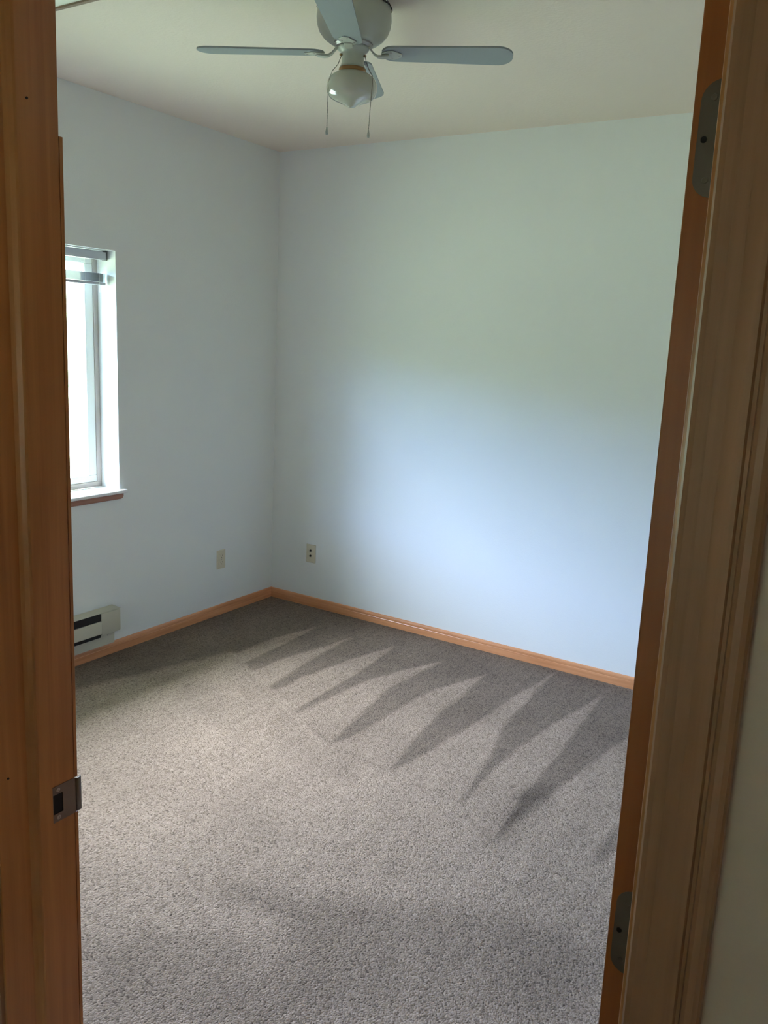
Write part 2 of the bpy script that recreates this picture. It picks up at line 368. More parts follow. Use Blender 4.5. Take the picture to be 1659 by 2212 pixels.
tag(boxes('wall_hall_back', M_HALLWALL, [(-2.6, HALL_FILL[0], -2.8, -2.7, -0.02, HALL_H), (HALL_FILL[1], 1.3, -2.8, -2.7, -0.02, HALL_H),
    (HALL_FILL[0], HALL_FILL[1], -2.8, -2.7, -0.02, HALL_FILL[2]), (HALL_FILL[0], HALL_FILL[1], -2.8, -2.7, HALL_FILL[3], HALL_H)]), **S)
w2 = tag(empty('hall_fill_window', ((HALL_FILL[0] + HALL_FILL[1]) / 2, -2.75, HALL_FILL[2])), **S)  # made-up window behind the camera, sized and set low to light the hall
boxes('window_frame', M_WHITEV, [(HALL_FILL[0], HALL_FILL[1], -2.78, -2.73, HALL_FILL[2], HALL_FILL[2] + 0.04), (HALL_FILL[0], HALL_FILL[1], -2.78, -2.73, HALL_FILL[3] - 0.04, HALL_FILL[3]),  # frame of the made-up hall fill window
    (HALL_FILL[0], HALL_FILL[0] + 0.04, -2.78, -2.73, HALL_FILL[2] + 0.04, HALL_FILL[3] - 0.04), (HALL_FILL[1] - 0.04, HALL_FILL[1], -2.78, -2.73, HALL_FILL[2] + 0.04, HALL_FILL[3] - 0.04)], w2)
boxes('glass_pane', M_GLASS, [(HALL_FILL[0] + 0.04, HALL_FILL[1] - 0.04, -2.757, -2.753, HALL_FILL[2] + 0.04, HALL_FILL[3] - 0.04)], w2)  # pane of the made-up hall fill window

# ------------------------------------------------------------------ baseboards
BASEP = [(0, 0), (0.012, 0), (0.012, 0.036), (0.0105, 0.0385), (0.0112, 0.041), (0.0105, 0.050), (0.008, 0.057), (0.004, 0.0606), (0, 0.0606)]
def baseboard(name, a, b, n, mat, ma=0, mb=0):
    """run from a to b, standing out along n; ma / mb mitre the ends by the profile's depth"""
    a, b, n = Vector((*a, 0)), Vector((*b, 0)), Vector((*n, 0)); d = (b - a).normalized()
    bm = bmesh.new()
    loft(bm, [[a + n * u + d * (u * ma) + Vector((0, 0, h)) for u, h in BASEP], [b + n * u - d * (u * mb) + Vector((0, 0, h)) for u, h in BASEP]])
    return tag(finish(name, bm, mat), **S)
baseboard('baseboard_back', (XL, YB), (XR, YB), (0, -1), M_OAKX, 1, 1)
baseboard('baseboard_left', (XL, YF), (XL, YB), (1, 0), M_OAKY, 1, 1)
baseboard('baseboard_right', (XR, YF), (XR, YB), (-1, 0), M_OAKY, 1, 1)
baseboard('baseboard_front', (XL, YF), (-1.055, YF), (0, 1), M_OAKX, 1, 0)

# ------------------------------------------------------------------ door frame
def jl(z): return -0.9610 - 0.0095 * (1.87 - z)           # inner face of the latch-side jamb
LEAN_L = (-0.0095, 1.87); LEAN_R = (0.0105, 1.86)
JLX, JRX = -0.9610, -0.1342
HEADZ = 2.045
CASP = [(0, 0), (0, 0.008), (0.002, 0.0105), (0.006, 0.0115), (0.014, 0.0105), (0.024, 0.0115), (0.034, 0.0135), (0.0385, 0.014), (0.0400, 0.0115), (0.0425, 0.0112),
        (0.0440, 0.0150), (0.047, 0.0170), (0.052, 0.0172), (0.0555, 0.0155), (0.057, 0.012), (0.057, 0)]
def casing_leg(name, xin, sgn, yface, ysgn, lean, mat, zt=HEADZ + 0.005):
    bm = bmesh.new()
    loft(bm, [[(xin + sgn * u, yface + ysgn * h, 0.0) for u, h in CASP], [(xin + sgn * u, yface + ysgn * h, zt + u) for u, h in CASP]])
    return tag(finish(name, bm, mat, lean=lean), **S)
def casing_head(name, x0, x1, yface, ysgn, zt=HEADZ + 0.005):
    bm = bmesh.new()
    loft(bm, [[(x0 - u, yface + ysgn * h, zt + u) for u, h in CASP], [(x1 + u, yface + ysgn * h, zt + u) for u, h in CASP]])
    return tag(finish(name, bm, M_OAKX), **S)
casing_leg('trim_1', JRX + 0.004, 1, YH, -1, LEAN_R, M_CASING)
casing_leg('trim_2', JLX - 0.004, -1, YH, -1, LEAN_L, M_CASING)
casing_head('trim_3', JLX - 0.006, JRX + 0.006, YH, -1)
casing_leg('trim_4', JLX - 0.022, -1, YF, 1, LEAN_L, M_CASING)
casing_leg('trim_5', JRX + 0.022, 1, YF, 1, LEAN_R, M_CASING)
casing_head('trim_6', JLX - 0.022, JRX + 0.022, YF, 1)

# latch-side jamb with its stop, strike plate and the strip on its room edge
STOPP = [(0, 0), (0, 0.0), (0.004, 0.004), (0.008, 0.0095), (0.011, 0.011), (0.032, 0.011), (0.032, 0)]
jamb = tag(empty('trim_7', (-0.97, 0.667, 0)), **S)
boxes('door_jamb', M_OAK, [(JLX - 0.019, JLX, 0.605, 0.7285, 0, HEADZ + 0.019)], jamb, bevel=0.0012, lean=LEAN_L)
bm = bmesh.new()
sp = [(0.651 + a, JLX + b) for a, b in STOPP[1:]]
loft(bm, [[(x, y, 0.0) for y, x in sp], [(x, y, HEADZ) for y, x in sp]])
finish('door_stop', bm, M_OAK, jamb, lean=LEAN_L)
bm = bmesh.new(); es = [(JLX - 0.010, 0.7286), (JLX + 0.0004, 0.7286), (JLX + 0.0004, 0.7336), (JLX - 0.0002, 0.7342), (JLX - 0.010, 0.7342)]
for z0, z1 in ((0.0, 0.926), (0.984, 1.876)): loft(bm, [[(x, y, z0) for x, y in es], [(x, y, z1) for x, y in es]])
finish('edge_strip', bm, M_OAK, jamb, lean=LEAN_L)
for (yy, zz) in ((0.676, 1.907), (0.622, 1.03)):
    bm = bmesh.new(); xx = JLX + (0.011 if yy > 0.65 and yy < 0.683 else 0) - 0.0095 * (1.87 - zz)
    lathe(bm, [(0.0001, 0.0012), (0.0016, 0.0010), (0.0016, -0.001)], (xx, yy, zz), 12, 'x'); finish('nail_head', bm, M_BLACK, jamb)

# strike plate
ZS = 0.955; xs = jl(ZS)
def rounded_rect(y0, y1, z0, z1, r, corners=(1, 1, 1, 1), n=6):
    out = []
    for (cy_, cz, a0, on) in ((y1 - r, z1 - r, 0, corners[0]), (y0 + r, z1 - r, 90, corners[1]), (y0 + r, z0 + r, 180, corners[2]), (y1 - r, z0 + r, 270, corners[3])):
        if on:
            for k in range(n + 1):
                a = math.radians(a0 + 90 * k / n); out.append((cy_ + r * math.cos(a), cz + r * math.sin(a)))
        else: out.append((cy_ + (r if a0 in (0, 270) else -r), cz + (r if a0 in (0, 90) else -r)))
    return out
def plate_x(bm, outer, x0, x1, hole=None):
    if hole is None:
        loft(bm, [[(x0, y, z) for y, z in outer], [(x1, y, z) for y, z in outer]]); return
    hy0, hy1, hz0, hz1 = hole
    n = len(outer)
    inner = []
    cy_, cz = (hy0 + hy1) / 2, (hz0 + hz1) / 2
    for y, z in outer:
        dy, dz = y - cy_, z - cz; s = min((hy1 - hy0) / 2 / (abs(dy) + 1e-9), (hz1 - hz0) / 2 / (abs(dz) + 1e-9))
        inner.append((cy_ + dy * s, cz + dz * s))
    V = {}
    for k, (ring, x) in enumerate(((outer, x0), (inner, x0), (inner, x1), (outer, x1))):
        V[k] = [bm.verts.new((x, y, z)) for y, z in ring]
    for a, b in ((0, 1), (1, 2), (2, 3), (3, 0)):
        for i in range(n):
            j = (i + 1) % n; bm.faces.new((V[a][i], V[a][j], V[b][j], V[b][i]))
bm = bmesh.new()
outer = []
for (a, b, c_, d_) in [(0.689, 0.7305, ZS - 0.0285, ZS + 0.0285)]:
    r0 = rounded_rect(a, b, c_, d_, 0.003)
    # extra points along the sides so that the square hole keeps its corners
    for i, p in enumerate(r0):
        q = r0[(i + 1) % len(r0)]; L_ = math.hypot(q[0] - p[0], q[1] - p[1]); k = max(1, int(L_ / 0.002))
        for t in range(k): outer.append((p[0] + (q[0] - p[0]) * t / k, p[1] + (q[1] - p[1]) * t / k))
plate_x(bm, outer, xs - 0.0004, xs + 0.0012, (0.691, 0.7075, ZS - 0.0155, ZS + 0.0155))
sk = finish('strike_plate', bm, M_STRIKE, jamb)
bm = bmesh.new()                                            # curved lip, shorter than the plate
lip = [(0.7300, 0.0012), (0.7340, 0.0018), (0.7370, 0.0018), (0.7395, 0.0002), (0.7405, -0.0025)]
R0 = [[(xs + h + 0.0075 * 0, y, z) for z in (ZS - 0.0265, ZS + 0.0265)] for y, h in lip]
for (p, q) in zip(R0, R0[1:]):
    f = [bm.verts.new(c) for c in (p[0], p[1], q[1], q[0])]; bm.faces.new(f)
bmesh.ops.remove_doubles(bm, verts=bm.verts, dist=1e-5)
lipo = finish('strike_lip', bm, M_STRIKE, jamb, smooth=True); mdl = lipo.modifiers.new('s', 'SOLIDIFY'); mdl.thickness = 0.0016; mdl.offset = 0
lipo['label'] = 'curved steel lip of the strike plate'
boxes('latch_hole', M_BLACK, [(xs - 0.003, xs + 0.0002, 0.6912, 0.7073, ZS - 0.0153, ZS + 0.0153)], jamb)
for dz in (-0.022, 0.022):
    bm = bmesh.new(); lathe(bm, [(0.0034, 0), (0.0034, 0.0004), (0.0024, 0.0009), (0.0009, 0.0009), (0.0007, 0.0002), (0.0001, 0.0002)], (xs + 0.0011, 0.6995, ZS + dz), 20, 'x')
    finish('screw', bm, M_STEEL, jamb)

# hinge-side jamb and head jamb
jr = tag(empty('trim_8', (-0.12, 0.667, 0)), **S)
boxes('door_jamb', M_OAK, [(JRX, JRX + 0.019, 0.605, 0.7285, 0, HEADZ + 0.019)], jr, bevel=0.0012, lean=LEAN_R)
bm = bmesh.new(); sp = [(0.651 + a, JRX - b) for a, b in STOPP[1:]]
loft(bm, [[(x, y, 0.0) for y, x in sp], [(x, y, HEADZ) for y, x in sp]]); finish('door_stop', bm, M_OAK, jr, lean=LEAN_R)
jh = tag(empty('trim_9', (-0.55, 0.667, HEADZ)), **S)
boxes('head_jamb', M_OAKX, [(-0.965, -0.134, 0.605, 0.7285, HEADZ, HEADZ + 0.019)], jh)
boxes('door_stop', M_OAKX, [(-0.950, -0.145, 0.651, 0.683, HEADZ - 0.011, HEADZ)], jh)

# ------------------------------------------------------------------ open door, seen on its hinge edge
DXL, DXR, DY0, DY1 = -0.1823, -0.1473, 0.7375, 1.537
door = tag(empty('door_1', (-0.14, 0.735, 0)), **S)
bm = bmesh.new(); box(bm, DXL, DXR, DY0, DY1, 0.014, 2.030)
finish('door_slab', bm, M_DOOR, door, bevel=0.0015, lean=LEAN_R)
def lx(x, z): return x + 0.0105 * (1.86 - z)
for zc in (1.8127, 1.0925, 0.335):
    bm = bmesh.new()
    x0, x1 = lx(-0.1768, zc), lx(-0.1475, zc)
    o = rounded_rect(0, x1 - x0, zc - 0.0445, zc + 0.0445, 0.0155, (0, 1, 1, 0), 8)
    loft(bm, [[(x0 + a, DY0 - 0.0008, z) for a, z in o], [(x0 + a, DY0 + 0.001, z) for a, z in o]])
    hg = finish('hinge_leaf', bm, M_HINGE, door); hg['label'] = 'dull steel hinge leaf with rounded corners'
    bm = bmesh.new(); lathe(bm, [(0.0001, -0.047), (0.006, -0.047), (0.006, 0.047), (0.0001, 0.047)], (lx(-0.1415, zc), 0.7345, zc), 16, 'z'); finish('hinge_barrel', bm, M_HINGE, hg)
    for dz, dx in ((0.0, 0.0055), (0.031, 0.010), (-0.031, 0.010)):
        bm = bmesh.new(); lathe(bm, [(0.0001, -0.0010), (0.0023, -0.0010), (0.0030, 0.0005)], (x0 + dx, DY0 - 0.0006, zc + dz), 16, 'y')
        finish('screw_hole' if dz == 0 else 'screw', bm, M_BLACK if dz == 0 else M_HINGE, hg)
for sgn, xk in ((-1, lx(DXL, 0.93)), (1, lx(DXR, 0.93))):
    bm = bmesh.new(); lathe(bm, [(0.0001, 0), (0.033, 0), (0.031, 0.008), (0.012, 0.011), (0.011, 0.028), (0.022, 0.038), (0.026, 0.050), (0.020, 0.060), (0.0001, 0.062)] if sgn > 0 else
        [(0.0001, 0), (0.033, 0), (0.031, -0.008), (0.012, -0.011), (0.011, -0.028), (0.022, -0.038), (0.026, -0.050), (0.020, -0.060), (0.0001, -0.062)], (xk, 1.475, 0.93), 28, 'x')
    finish('door_knob', bm, M_STEEL, door, smooth=True)

# ------------------------------------------------------------------ window in the left wall
win = tag(empty('window_1', (XL - 0.15, (WY0 + WY1) / 2, WZ0)), **S)
fx0, fx1 = XL - 0.195, XL - 0.130
FW = 0.027
boxes('window_frame', M_VINYL, [(fx0, fx1, WY0, WY1, WZ0, WZ0 + 0.028), (fx0, fx1, WY0, WY1, WZ1 - 0.028, WZ1),
    (fx0, fx1, WY0, WY0 + FW, WZ0 + 0.028, WZ1 - 0.028), (fx0, fx1, WY1 - FW, WY1, WZ0 + 0.028, WZ1 - 0.028)], win, bevel=0.002)
def sash(y0, y1, xa, xb):
    z0, z1 = WZ0 + 0.028, WZ1 - 0.028; w = 0.048
    s = boxes('window_sash', M_WHITEV, [(xa, xb, y0, y1, z0, z0 + w * 0.7), (xa, xb, y0, y1, z1 - w * 0.7, z1), (xa, xb, y0, y0 + w, z0 + w * 0.7, z1 - w * 0.7), (xa, xb, y1 - w, y1, z0 + w * 0.7, z1 - w * 0.7)], win, bevel=0.003)
    xm = (xa + xb) / 2
    boxes('glass_pane', M_GLASS, [(xm - 0.002, xm + 0.002, y0 + w, y1 - w, z0 + w * 0.7, z1 - w * 0.7)], s)
YM = (WY0 + WY1) / 2
sash(YM - 0.024, WY1 - FW, XL - 0.160, XL - 0.134)
sash(WY0 + FW, YM + 0.024, XL - 0.190, XL - 0.164)
boxes('sash_lock', M_WHITEV, [(XL - 0.134, XL - 0.122, YM - 0.02, YM + 0.02, 1.38, 1.44)], win, bevel=0.003)
bm = bmesh.new(); pr = [(XL - 0.130, 0.0), (XL + 0.019, 0.0), (XL + 0.0235, -0.003), (XL + 0.025, -0.009), (XL + 0.0235, -0.015), (XL + 0.019, -0.018), (XL - 0.130, -0.018)]
loft(bm, [[(x, WY0 + 0.0005, WZ0 + z) for x, z in pr], [(x, WY1 - 0.0005, WZ0 + z) for x, z in pr]])
pe = [(XL + 0.0002, 0.0)] + pr[1:6] + [(XL + 0.0002, -0.018)]
for ya, yb in ((WY0 - 0.033, WY0 + 0.0005), (WY1 - 0.0005, WY1 + 0.033)):
    loft(bm, [[(x, ya, WZ0 + z) for x, z in pe], [(x, yb, WZ0 + z) for x, z in pe]])
finish('window_sill', bm, M_STOOL, win)
ap = [(WY0 - 0.018, -0.0185), (WY1 + 0.018, -0.0185), (WY1 + 0.018, -0.033), (WY1 + 0.012, -0.042), (WY1 + 0.002, -0.0465), (WY0 - 0.002, -0.0465), (WY0 - 0.012, -0.042), (WY0 - 0.018, -0.033)]
bm = bmesh.new(); loft(bm, [[(XL + 0.0002, y, WZ0 + z) for y, z in ap], [(XL + 0.011, y, WZ0 + z) for y, z in ap]])
a_ = finish('window_apron', bm, M_APRON, win, bevel=0.002); a_['label'] = 'dark brown wooden moulding under the white sill'

# ------------------------------------------------------------------ mini blind, pulled up
bl = tag(empty('mini_blind', (XL - 0.065, YM, WZ1)), 'grey metal mini blind pulled up to the top of the window', 'window blind')
BX, BY0, BY1 = XL - 0.0635, WY0 + 0.008, WY1 - 0.010
bm = bmesh.new()
hr = [(-0.013, 0.0), (-0.013, -0.040), (0.013, -0.040), (0.013, -0.004), (0.010, -0.004), (0.010, -0.037), (-0.010, -0.037), (-0.010, 0.0)]
loft(bm, [[(BX + x, BY0, WZ1 - 0.004 + z) for x, z in hr], [(BX + x, BY1, WZ1 - 0.004 + z) for x, z in hr]])
finish('headrail', bm, M_RAIL, bl)
for y in (BY0 - 0.001, BY1 - 0.003): boxes('mounting_bracket', M_FIN, [(BX - 0.016, BX + 0.015, y, y + 0.005, WZ1 - 0.046, WZ1 - 0.0005)], bl)
NS = 20; ZT, ZBT = 1.886, 1.848
sm = bmesh.new(); nseg = 6
rows = []
for k in range(nseg + 1):
    u = -0.0125 + 0.025 * k / nseg; h = 0.0016 * (1 - (u / 0.0125) ** 2)
    rows.append((u, h))
ring = [(u, h) for u, h in rows] + [(u, h + 0.0004) for u, h in reversed(rows)]
loft(sm, [[(BX + u, BY0 + 0.006, h) for u, h in ring], [(BX + u, BY1 - 0.006, h) for u, h in ring]])
slat = finish('slat', sm, M_SLAT, bl)
slat.location.z += ZT
for k in range(1, NS):
    c = slat.copy(); COL.objects.link(c); c.location = slat.location.copy(); c.location.z -= (ZT - ZBT) * k / (NS - 1)
    c.location.x += random.uniform(-0.0012, 0.0012); c.location.y += random.uniform(-0.0015, 0.0015)
boxes('bottom_rail', M_RAIL, [(BX - 0.012, BX + 0.012, BY0 + 0.005, BY1 - 0.005, 1.833, 1.8465)], bl, bevel=0.003)
for y in (BY1 - 0.125, YM, BY0 + 0.125):
    bm = bmesh.new()
    for dx in (-0.0135, 0.0135): tube(bm, [(BX + dx, y, WZ1 - 0.043), (BX + dx, y, 1.845)], 0.0009, 6)
    for k in range(5):
        z = 1.945 - k * 0.013; tube(bm, [(BX - 0.0135, y, z), (BX + 0.0135, y, z)], 0.0005, 5)
    finish('ladder_cord', bm, M_CORD, bl)
bm = bmesh.new(); tube(bm, [(BX + 0.018, BY0 + 0.06, WZ1 - 0.03), (BX + 0.022, BY0 + 0.062, 1.20)], 0.004, 6); finish('tilt_wand', bm, M_WHITEV, bl)
bm = bmesh.new(); tube(bm, [(BX + 0.0155, BY1 - 0.045, WZ1 - 0.04), (BX + 0.0160, BY1 - 0.046, 1.80)], 0.0009, 6)
finish('lift_cord', bm, M_CORD, bl)

# ------------------------------------------------------------------ baseboard heater
HX0, HX1, HY0, HY1 = XL, XL + 0.065, 1.80, 2.7228
ht = tag(empty('baseboard_heater', (XL + 0.03, 2.1, 0.07)), 'almond electric baseboard heater on the left wall under the window', 'heater')
def prof_y(name, prof, y0, y1, mat, bev=0.0):
    bm = bmesh.new(); loft(bm, [[(x, y0, z) for x, z in prof], [(x, y1, z) for x, z in prof]]); return finish(name, bm, mat, ht, bevel=bev)
prof_y('back_panel', [(HX0, 0.066), (HX0 + 0.030, 0.066), (HX0 + 0.032, 0.122), (HX0 + 0.030, 0.124), (HX0 + 0.004, 0.124), (HX0 + 0.004, 0.2535), (HX0, 0.2535)], HY0, HY1 - 0.012, M_HEATER)
prof_y('top_hood', [(HX0, 0.2545), (HX0 + 0.003, 0.2575), (HX1 + 0.0005, 0.2545), (HX1 + 0.0012, 0.2528), (HX1 - 0.0005, 0.2522), (HX1 - 0.002, 0.2530), (HX0 + 0.003, 0.2545)], HY0, HY1 + 0.0008, M_HEATER)
for y0, y1 in ((HY1 - 0.1155, HY1), (HY0, HY0 + 0.1155)):
    ec = prof_y('end_cap', [(HX0 + 0.004, 0.1300), (HX0 + 0.034, 0.1300), (HX1 - 0.006, 0.1345), (HX1, 0.1420), (HX1, 0.2480), (HX1 - 0.002, 0.2490), (HX0 + 0.004, 0.2500)], y0, y1, M_HEATER, 0.0012)
prof_y('front_panel', [(HX1 - 0.004, 0.1460), (HX1 - 0.001, 0.1450), (HX1 + 0.0005, 0.1480), (HX1 + 0.0005, 0.2070), (HX1 - 0.0025, 0.2105), (HX1 - 0.0085, 0.2105), (HX1 - 0.0085, 0.2085), (HX1 - 0.004, 0.2080)], HY0 + 0.117, HY1 - 0.117, M_HEATER)
boxes('heater_interior', M_BLACK, [(HX0 + 0.005, HX0 + 0.0075, HY0 + 0.116, HY1 - 0.116, 0.150, 0.249), (HX0 + 0.005, HX1 - 0.010, HY0 + 0.116, HY1 - 0.116, 0.1245, 0.150),
    (HX0 + 0.036, HX1 - 0.006, HY0 + 0.116, HY1 - 0.1156, 0.212, 0.2520)], ht)
bm = bmesh.new(); k = 0
y = HY0 + 0.125
while y < HY1 - 0.125:
    box(bm, HX0 + 0.010, HX1 - 0.012, y, y + 0.0006, 0.155, 0.215); y += 0.0075
f = finish('heating_fins', bm, M_FIN, ht)
bm = bmesh.new(); lathe(bm, [(0.0001, HY0 + 0.118), (0.005, HY0 + 0.118), (0.005, HY1 - 0.118), (0.0001, HY1 - 0.118)], (HX0 + 0.032, 0, 0.185), 10, 'y'); finish('heating_tube', bm, M_STEEL, ht)
for dy in (0.055, 0.16):
    bm = bmesh.new(); lathe(bm, [(0.0001, 0.0025), (0.003, 0.002), (0.0038, 0)], (HX0 + 0.0315, HY1 - dy, 0.116), 14, 'x'); finish('screw', bm, M_STEEL, ht)

# ------------------------------------------------------------------ wall plates
def plate_outline(w=0.035, h=0.057): return rounded_rect(-w, w, -h, h, 0.003, n=4)
ol = tag(empty('wall_outlet', (XL, 3.5206, 0.3356)), 'almond duplex outlet plate low on the left wall between heater and corner', 'outlet')
bm = bmesh.new(); o = plate_outline(); o2 = plate_outline(0.032, 0.054)
loft(bm, [[(XL, 3.5206 + a, 0.3356 + b) for a, b in o], [(XL + 0.002, 3.5206 + a, 0.3356 + b) for a, b in o], [(XL + 0.0055, 3.5206 + a, 0.3356 + b) for a, b in o2]])
finish('cover_plate', bm, M_PLATE, ol)
for s in (-1, 1):
    bm = bmesh.new(); zc = 0.3356 + s * 0.0195
    oo = [(0.017 * math.cos(a) , max(-0.0135, min(0.0135, 0.017 * math.sin(a)))) for a in [2 * math.pi * k / 32 for k in range(32)]]
    loft(bm, [[(XL + 0.005, 3.5206 + a, zc + b) for a, b in oo], [(XL + 0.0068, 3.5206 + a, zc + b) for a, b in oo]])
    rc = finish('receptacle', bm, M_PLATE, ol)
    boxes('socket_slots', M_BLACK, [(XL + 0.0066, XL + 0.0070, 3.5206 - 0.0075, 3.5206 - 0.0052, zc - 0.001, zc + 0.008), (XL + 0.0066, XL + 0.0070, 3.5206 + 0.0052, 3.5206 + 0.0072, zc - 0.0, zc + 0.007),
        (XL + 0.0066, XL + 0.0070, 3.5206 - 0.0022, 3.5206 + 0.0022, zc - 0.0098, zc - 0.0055)], rc)
bm = bmesh.new(); lathe(bm, [(0.0035, 0), (0.003, 0.0012), (0.0001, 0.0014)], (XL + 0.0052, 3.5206, 0.3356), 14, 'x'); finish('screw', bm, M_STEEL, ol)

OX, OZ = -2.9745, 0.3348
ob = tag(empty('cable_plate', (OX, YB, OZ)), 'almond wall plate with two dark sockets low on the back wall', 'wall plate')
bm = bmesh.new()
loft(bm, [[(OX + a, YB, OZ + b) for a, b in o], [(OX + a, YB - 0.002, OZ + b) for a, b in o], [(OX + a, YB - 0.0055, OZ + b) for a, b in o2]])
finish('cover_plate', bm, M_PLATE, ob)
for dz in (0.0195, -0.0135):
    bm = bmesh.new(); lathe(bm, [(0.0001, 0), (0.0072, 0), (0.0072, -0.003), (0.0048, -0.0032), (0.0048, -0.009), (0.0001, -0.009)], (OX, YB - 0.0055, OZ + dz), 6, 'y')
    finish('cable_socket', bm, M_BLACK, ob)
for dz in (0.045, -0.045):
    bm = bmesh.new(); lathe(bm, [(0.003, 0), (0.0026, -0.001), (0.0001, -0.0012)], (OX, YB - 0.0052, OZ + dz), 12, 'y'); finish('screw', bm, M_PLATE, ob)

# ------------------------------------------------------------------ ceiling fan
fx, fy = FAN
fan = tag(empty('ceiling_fan', (fx, fy, H)), 'white four blade ceiling fan with light globe and two pull chains', 'ceiling fan')
bm = bmesh.new()
lathe(bm, [(0.0001, H), (0.098, H), (0.104, H - 0.003), (0.104, H - 0.009), (0.0001, H - 0.009)], (fx, fy, 0), 56)
finish('canopy', bm, M_FANW, fan, smooth=True, bevel=0.001)
bm = bmesh.new()
lathe(bm, [(0.0001, 2.6636), (0.1057, 2.6636), (0.1121, 2.6566), (0.1159, 2.6372), (0.1175, 2.6156), (0.1154, 2.5973), (0.1078, 2.5779), (0.0949, 2.5628), (0.0798, 2.5520), (0.0690, 2.5466), (0.0001, 2.5466)], (fx, fy, 0), 56)
finish('motor_housing', bm, M_FANW, fan, smooth=True)
bm = bmesh.new()                                         # dark cooling slots round the top of the bowl
for k in range(64):
    a = 2 * math.pi * k / 64; c, s = math.cos(a), math.sin(a)
    pts = []
    for r, z in ((0.1116, 2.6571), (0.1170, 2.6463)):
        for w in (-0.0026, 0.0026): pts.append((fx + (r + 0.0006) * c - s * w, fy + (r + 0.0006) * s + c * w, z))
    v = [bm.verts.new(p) for p in (pts[0], pts[1], pts[3], pts[2])]; bm.faces.new(v)
o_ = finish('cooling_slots', bm, M_BLACK, fan); md = o_.modifiers.new('s', 'SOLIDIFY'); md.thickness = 0.001
bm = bmesh.new(); lathe(bm, [(0.0001, 2.5466), (0.0615, 2.5466), (0.0625, 2.5412), (0.0539, 2.5358), (0.0001, 2.5358)], (fx, fy, 0), 40); finish('flywheel', bm, M_STEEL, fan)
bm = bmesh.new()
lathe(bm, [(0.0001, 2.5364), (0.0496, 2.5364), (0.0485, 2.5283), (0.0388, 2.5207), (0.0356, 2.5110), (0.0350, 2.4916), (0.0372, 2.4830), (0.0421, 2.4743), (0.0001, 2.4743)], (fx, fy, 0), 40)
finish('light_fitter', bm, M_FANW, fan, smooth=True)
bm = bmesh.new(); lathe(bm, [(0.0001, 2.4749), (0.0415, 2.4749), (0.0431, 2.4711), (0.0431, 2.4646), (0.0415, 2.4614), (0.0001, 2.4614)], (fx, fy, 0), 40); finish('fitter_collar', bm, M_BRASS, fan, smooth=False)
bm = bmesh.new()
lathe(bm, [(0.0399, 2.4630), (0.0496, 2.4609), (0.0647, 2.4528), (0.0755, 2.4409), (0.0800, 2.4258), (0.0803, 2.4129), (0.0771, 2.3999), (0.0690, 2.3892), (0.0539, 2.3811), (0.0367, 2.3751), (0.0226, 2.3692), (0.0129, 2.3633), (0.0065, 2.3606), (0.0001, 2.3600)], (fx, fy, 0), 56)
finish('glass_globe', bm, M_OPAL, fan, smooth=True)
# blades
TH0, RB, ZB = math.radians(27), 0.500, 2.518
def frame_pt(a, r, s, dz=0.0, pitch=math.radians(8)):
    c, n = math.cos(a), math.sin(a)
    return (fx + r * c - s * n * math.cos(pitch), fy + r * n + s * c * math.cos(pitch), ZB + dz - s * math.sin(pitch))
def blade_outline():
    out = []; r0, r1 = 0.092, RB
    def half(r):
        t = (r - r0) / (r1 - r0)
        w = 0.044 + 0.013 * t
        if r < r0 + 0.040: w *= math.sqrt(max(0, 1 - ((r0 + 0.040 - r) / 0.040) ** 2)) * 0.80 + 0.20
        if r > r1 - 0.050: w *= math.sqrt(max(0.0, 1 - ((r - r1 + 0.050) / 0.050) ** 2)) * 0.92 + 0.08
        return w
    rs = [r0 + 0.040 * (1 - math.cos(math.pi / 2 * k / 8)) for k in range(9)] + [0.25, 0.33, 0.41] + [r1 - 0.050 + 0.050 * math.sin(math.pi / 2 * k / 10) for k in range(11)]
    up_ = [(r, half(r)) for r in rs]; return up_ + [(r, -w) for r, w in reversed(up_)]
BO = blade_outline()
for k in range(4):
    a = TH0 + k * math.pi / 2
    bm = bmesh.new(); loft(bm, [[frame_pt(a, r, s, 0.0) for r, s in BO], [frame_pt(a, r, s, 0.0055) for r, s in BO]])
    bd = finish('fan_blade', bm, M_BLADE, fan)
    bm = bmesh.new()
    arm = [(0.030, 2.5430), (0.046, 2.5400), (0.056, 2.5310), (0.066, 2.5190), (0.078, 2.5115), (0.092, 2.5100), (0.115, 2.5125)]
    rings = []
    for i, (r, z) in enumerate(arm):
        w = 0.010 if i < 5 else 0.013
        c, n = math.cos(a), math.sin(a)
        rings.append([(fx + r * c - s * n, fy + r * n + s * c, z + h) for s, h in ((-w, -0.003), (w, -0.003), (w, 0.003), (-w, 0.003))])
    loft(bm, rings); br = finish('blade_bracket', bm, M_FANW, bd, bevel=0.002)
    bm = bmesh.new(); tri = [(0.090, -0.010), (0.108, -0.024), (0.128, -0.028), (0.155, -0.008), (0.155, 0.008), (0.128, 0.028), (0.108, 0.024), (0.090, 0.010)]
    loft(bm, [[frame_pt(a, r, s, -0.0035) for r, s in tri], [frame_pt(a, r, s, -0.0002) for r, s in tri]]); finish('bracket_foot', bm, M_FANW, bd, bevel=0.001)
    for r, s in ((0.122, -0.019), (0.122, 0.019), (0.146, 0.0)):
        p = frame_pt(a, r, s, -0.0035); bm = bmesh.new(); lathe(bm, [(0.0001, -0.0018), (0.003, -0.0012), (0.0042, 0.0)], p, 12, 'z'); finish('screw', bm, M_STEEL, bd)
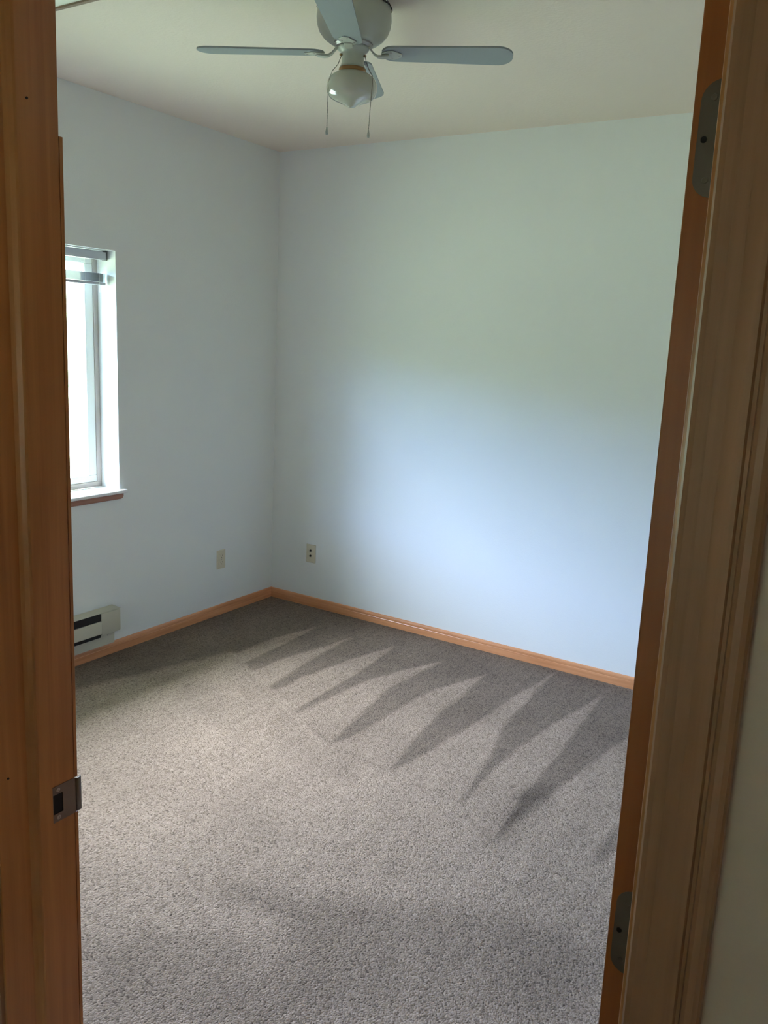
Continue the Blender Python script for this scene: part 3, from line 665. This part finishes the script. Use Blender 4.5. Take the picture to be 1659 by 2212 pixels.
# pull chains
view = Vector((fx, fy, 0)).normalized(); side = Vector((-view.y, view.x, 0)) * -1     # side points to the right as seen from the doorway
def P(sd, tow, z): q = Vector((fx, fy, z)) + side * sd - view * tow; return q
def chain(pts, zend):
    bm = bmesh.new()
    pl = [Vector(p) for p in pts]
    tube(bm, pl, 0.0007, 6)
    for a, b in zip(pl, pl[1:]):
        n = max(1, int((b - a).length / 0.0042))
        for i in range(n):
            c = a.lerp(b, i / n); m = Matrix.Translation(c); bmesh.ops.create_icosphere(bm, subdivisions=1, radius=0.0016, matrix=m)
    ch = finish('pull_chain', bm, M_CHAIN, fan)
    bm = bmesh.new(); e = pl[-1]
    lathe(bm, [(0.0006, 0.002), (0.0022, -0.001), (0.0028, -0.006), (0.0042, -0.012), (0.0048, -0.018), (0.0038, -0.022), (0.0001, -0.0235)], e, 16); finish('pull_knob', bm, M_FANW, ch, smooth=True)
chain([P(-0.032, 0.012, 2.5099), P(-0.037, 0.016, 2.5024), P(-0.046, 0.030, 2.4754), P(-0.062, 0.044, 2.4528), P(-0.070, 0.038, 2.4323), P(-0.0735, 0.030, 2.4161), P(-0.0740, 0.030, 2.2921)], 2.2759)
chain([P(0.031, 0.012, 2.5153), P(0.037, 0.016, 2.5078), P(0.050, 0.030, 2.4700), P(0.0635, 0.046, 2.4442), P(0.0640, 0.048, 2.4269), P(0.0600, 0.048, 2.3514), P(0.0575, 0.048, 2.2867)], 2.2705)
for sd in (-0.033, 0.033):
    bm = bmesh.new(); tube(bm, [P(sd * 0.9, 0.008, 2.5121), P(sd * 1.22, 0.014, 2.5089)], 0.0038, 12); finish('chain_outlet', bm, M_BRASS, fan)

# ------------------------------------------------------------------ attic hatch
AX0, AX1, AY0, AY1 = -2.95, -2.25, 1.36, 1.976
ah = tag(empty('attic_hatch', ((AX0 + AX1) / 2, (AY0 + AY1) / 2, H)), 'pale attic hatch panel with thin dark wood trim on the ceiling, top left', 'ceiling hatch')
boxes('hatch_panel', M_HATCH, [(AX0 + 0.01, AX1 - 0.01, AY0 + 0.01, AY1 - 0.01, H - 0.004, H - 0.0002)], ah)
boxes('hatch_trim', M_HATCHWOOD, [(AX0, AX1, AY1 - 0.014, AY1, H - 0.010, H), (AX0, AX1, AY0, AY0 + 0.014, H - 0.010, H),
    (AX0, AX0 + 0.014, AY0 + 0.014, AY1 - 0.014, H - 0.010, H), (AX1 - 0.014, AX1, AY0 + 0.014, AY1 - 0.014, H - 0.010, H)], ah)

tag(boxes('eave_sky_blocker', M_STOOL, [(XL - T - 0.75, XL - T, 0.0, 5.5, 2.60, 2.72)]), **S)  # unseen overhang added to block high sky and darken floor by the window
# ------------------------------------------------------------------ outside the window: lawn and a tall hedge
bm = bmesh.new()
g = [bm.verts.new(c) for c in ((-90, -90, -0.35), (90, -90, -0.35), (90, 90, -0.35), (-90, 90, -0.35))]; bm.faces.new(g)
lawn = finish('ground', bm, M_LAWN); tag(lawn, kind='structure')
bm = bmesh.new()
n = 160; rows = []
prof = [(0, -0.35), (0.6, 1.0), (0.8, 3.0), (0.5, 4.8), (-0.8, 5.8), (-2.4, 5.6), (-3.6, 4.0), (-3.8, -0.35)]
for i in range(n + 1):
    a = math.radians(75 + 210 * i / n); rr = []
    for dr, z in prof:
        q = noise.noise(Vector((i * 0.45, z * 0.7, dr))) ; h = 1 + 0.10 * noise.noise(Vector((i * 0.22, 3, 1)))
        r = 28 - dr - q * 1.2
        rr.append((r * math.cos(a), r * math.sin(a) + 2, z * h if z > 0 else z))
    rows.append(rr)
loft(bm, rows)
hd = finish('hedge', bm, M_HEDGE, smooth=True); tag(hd, 'tall leafy green hedge beyond the lawn outside the window', 'hedge', kind='stuff')
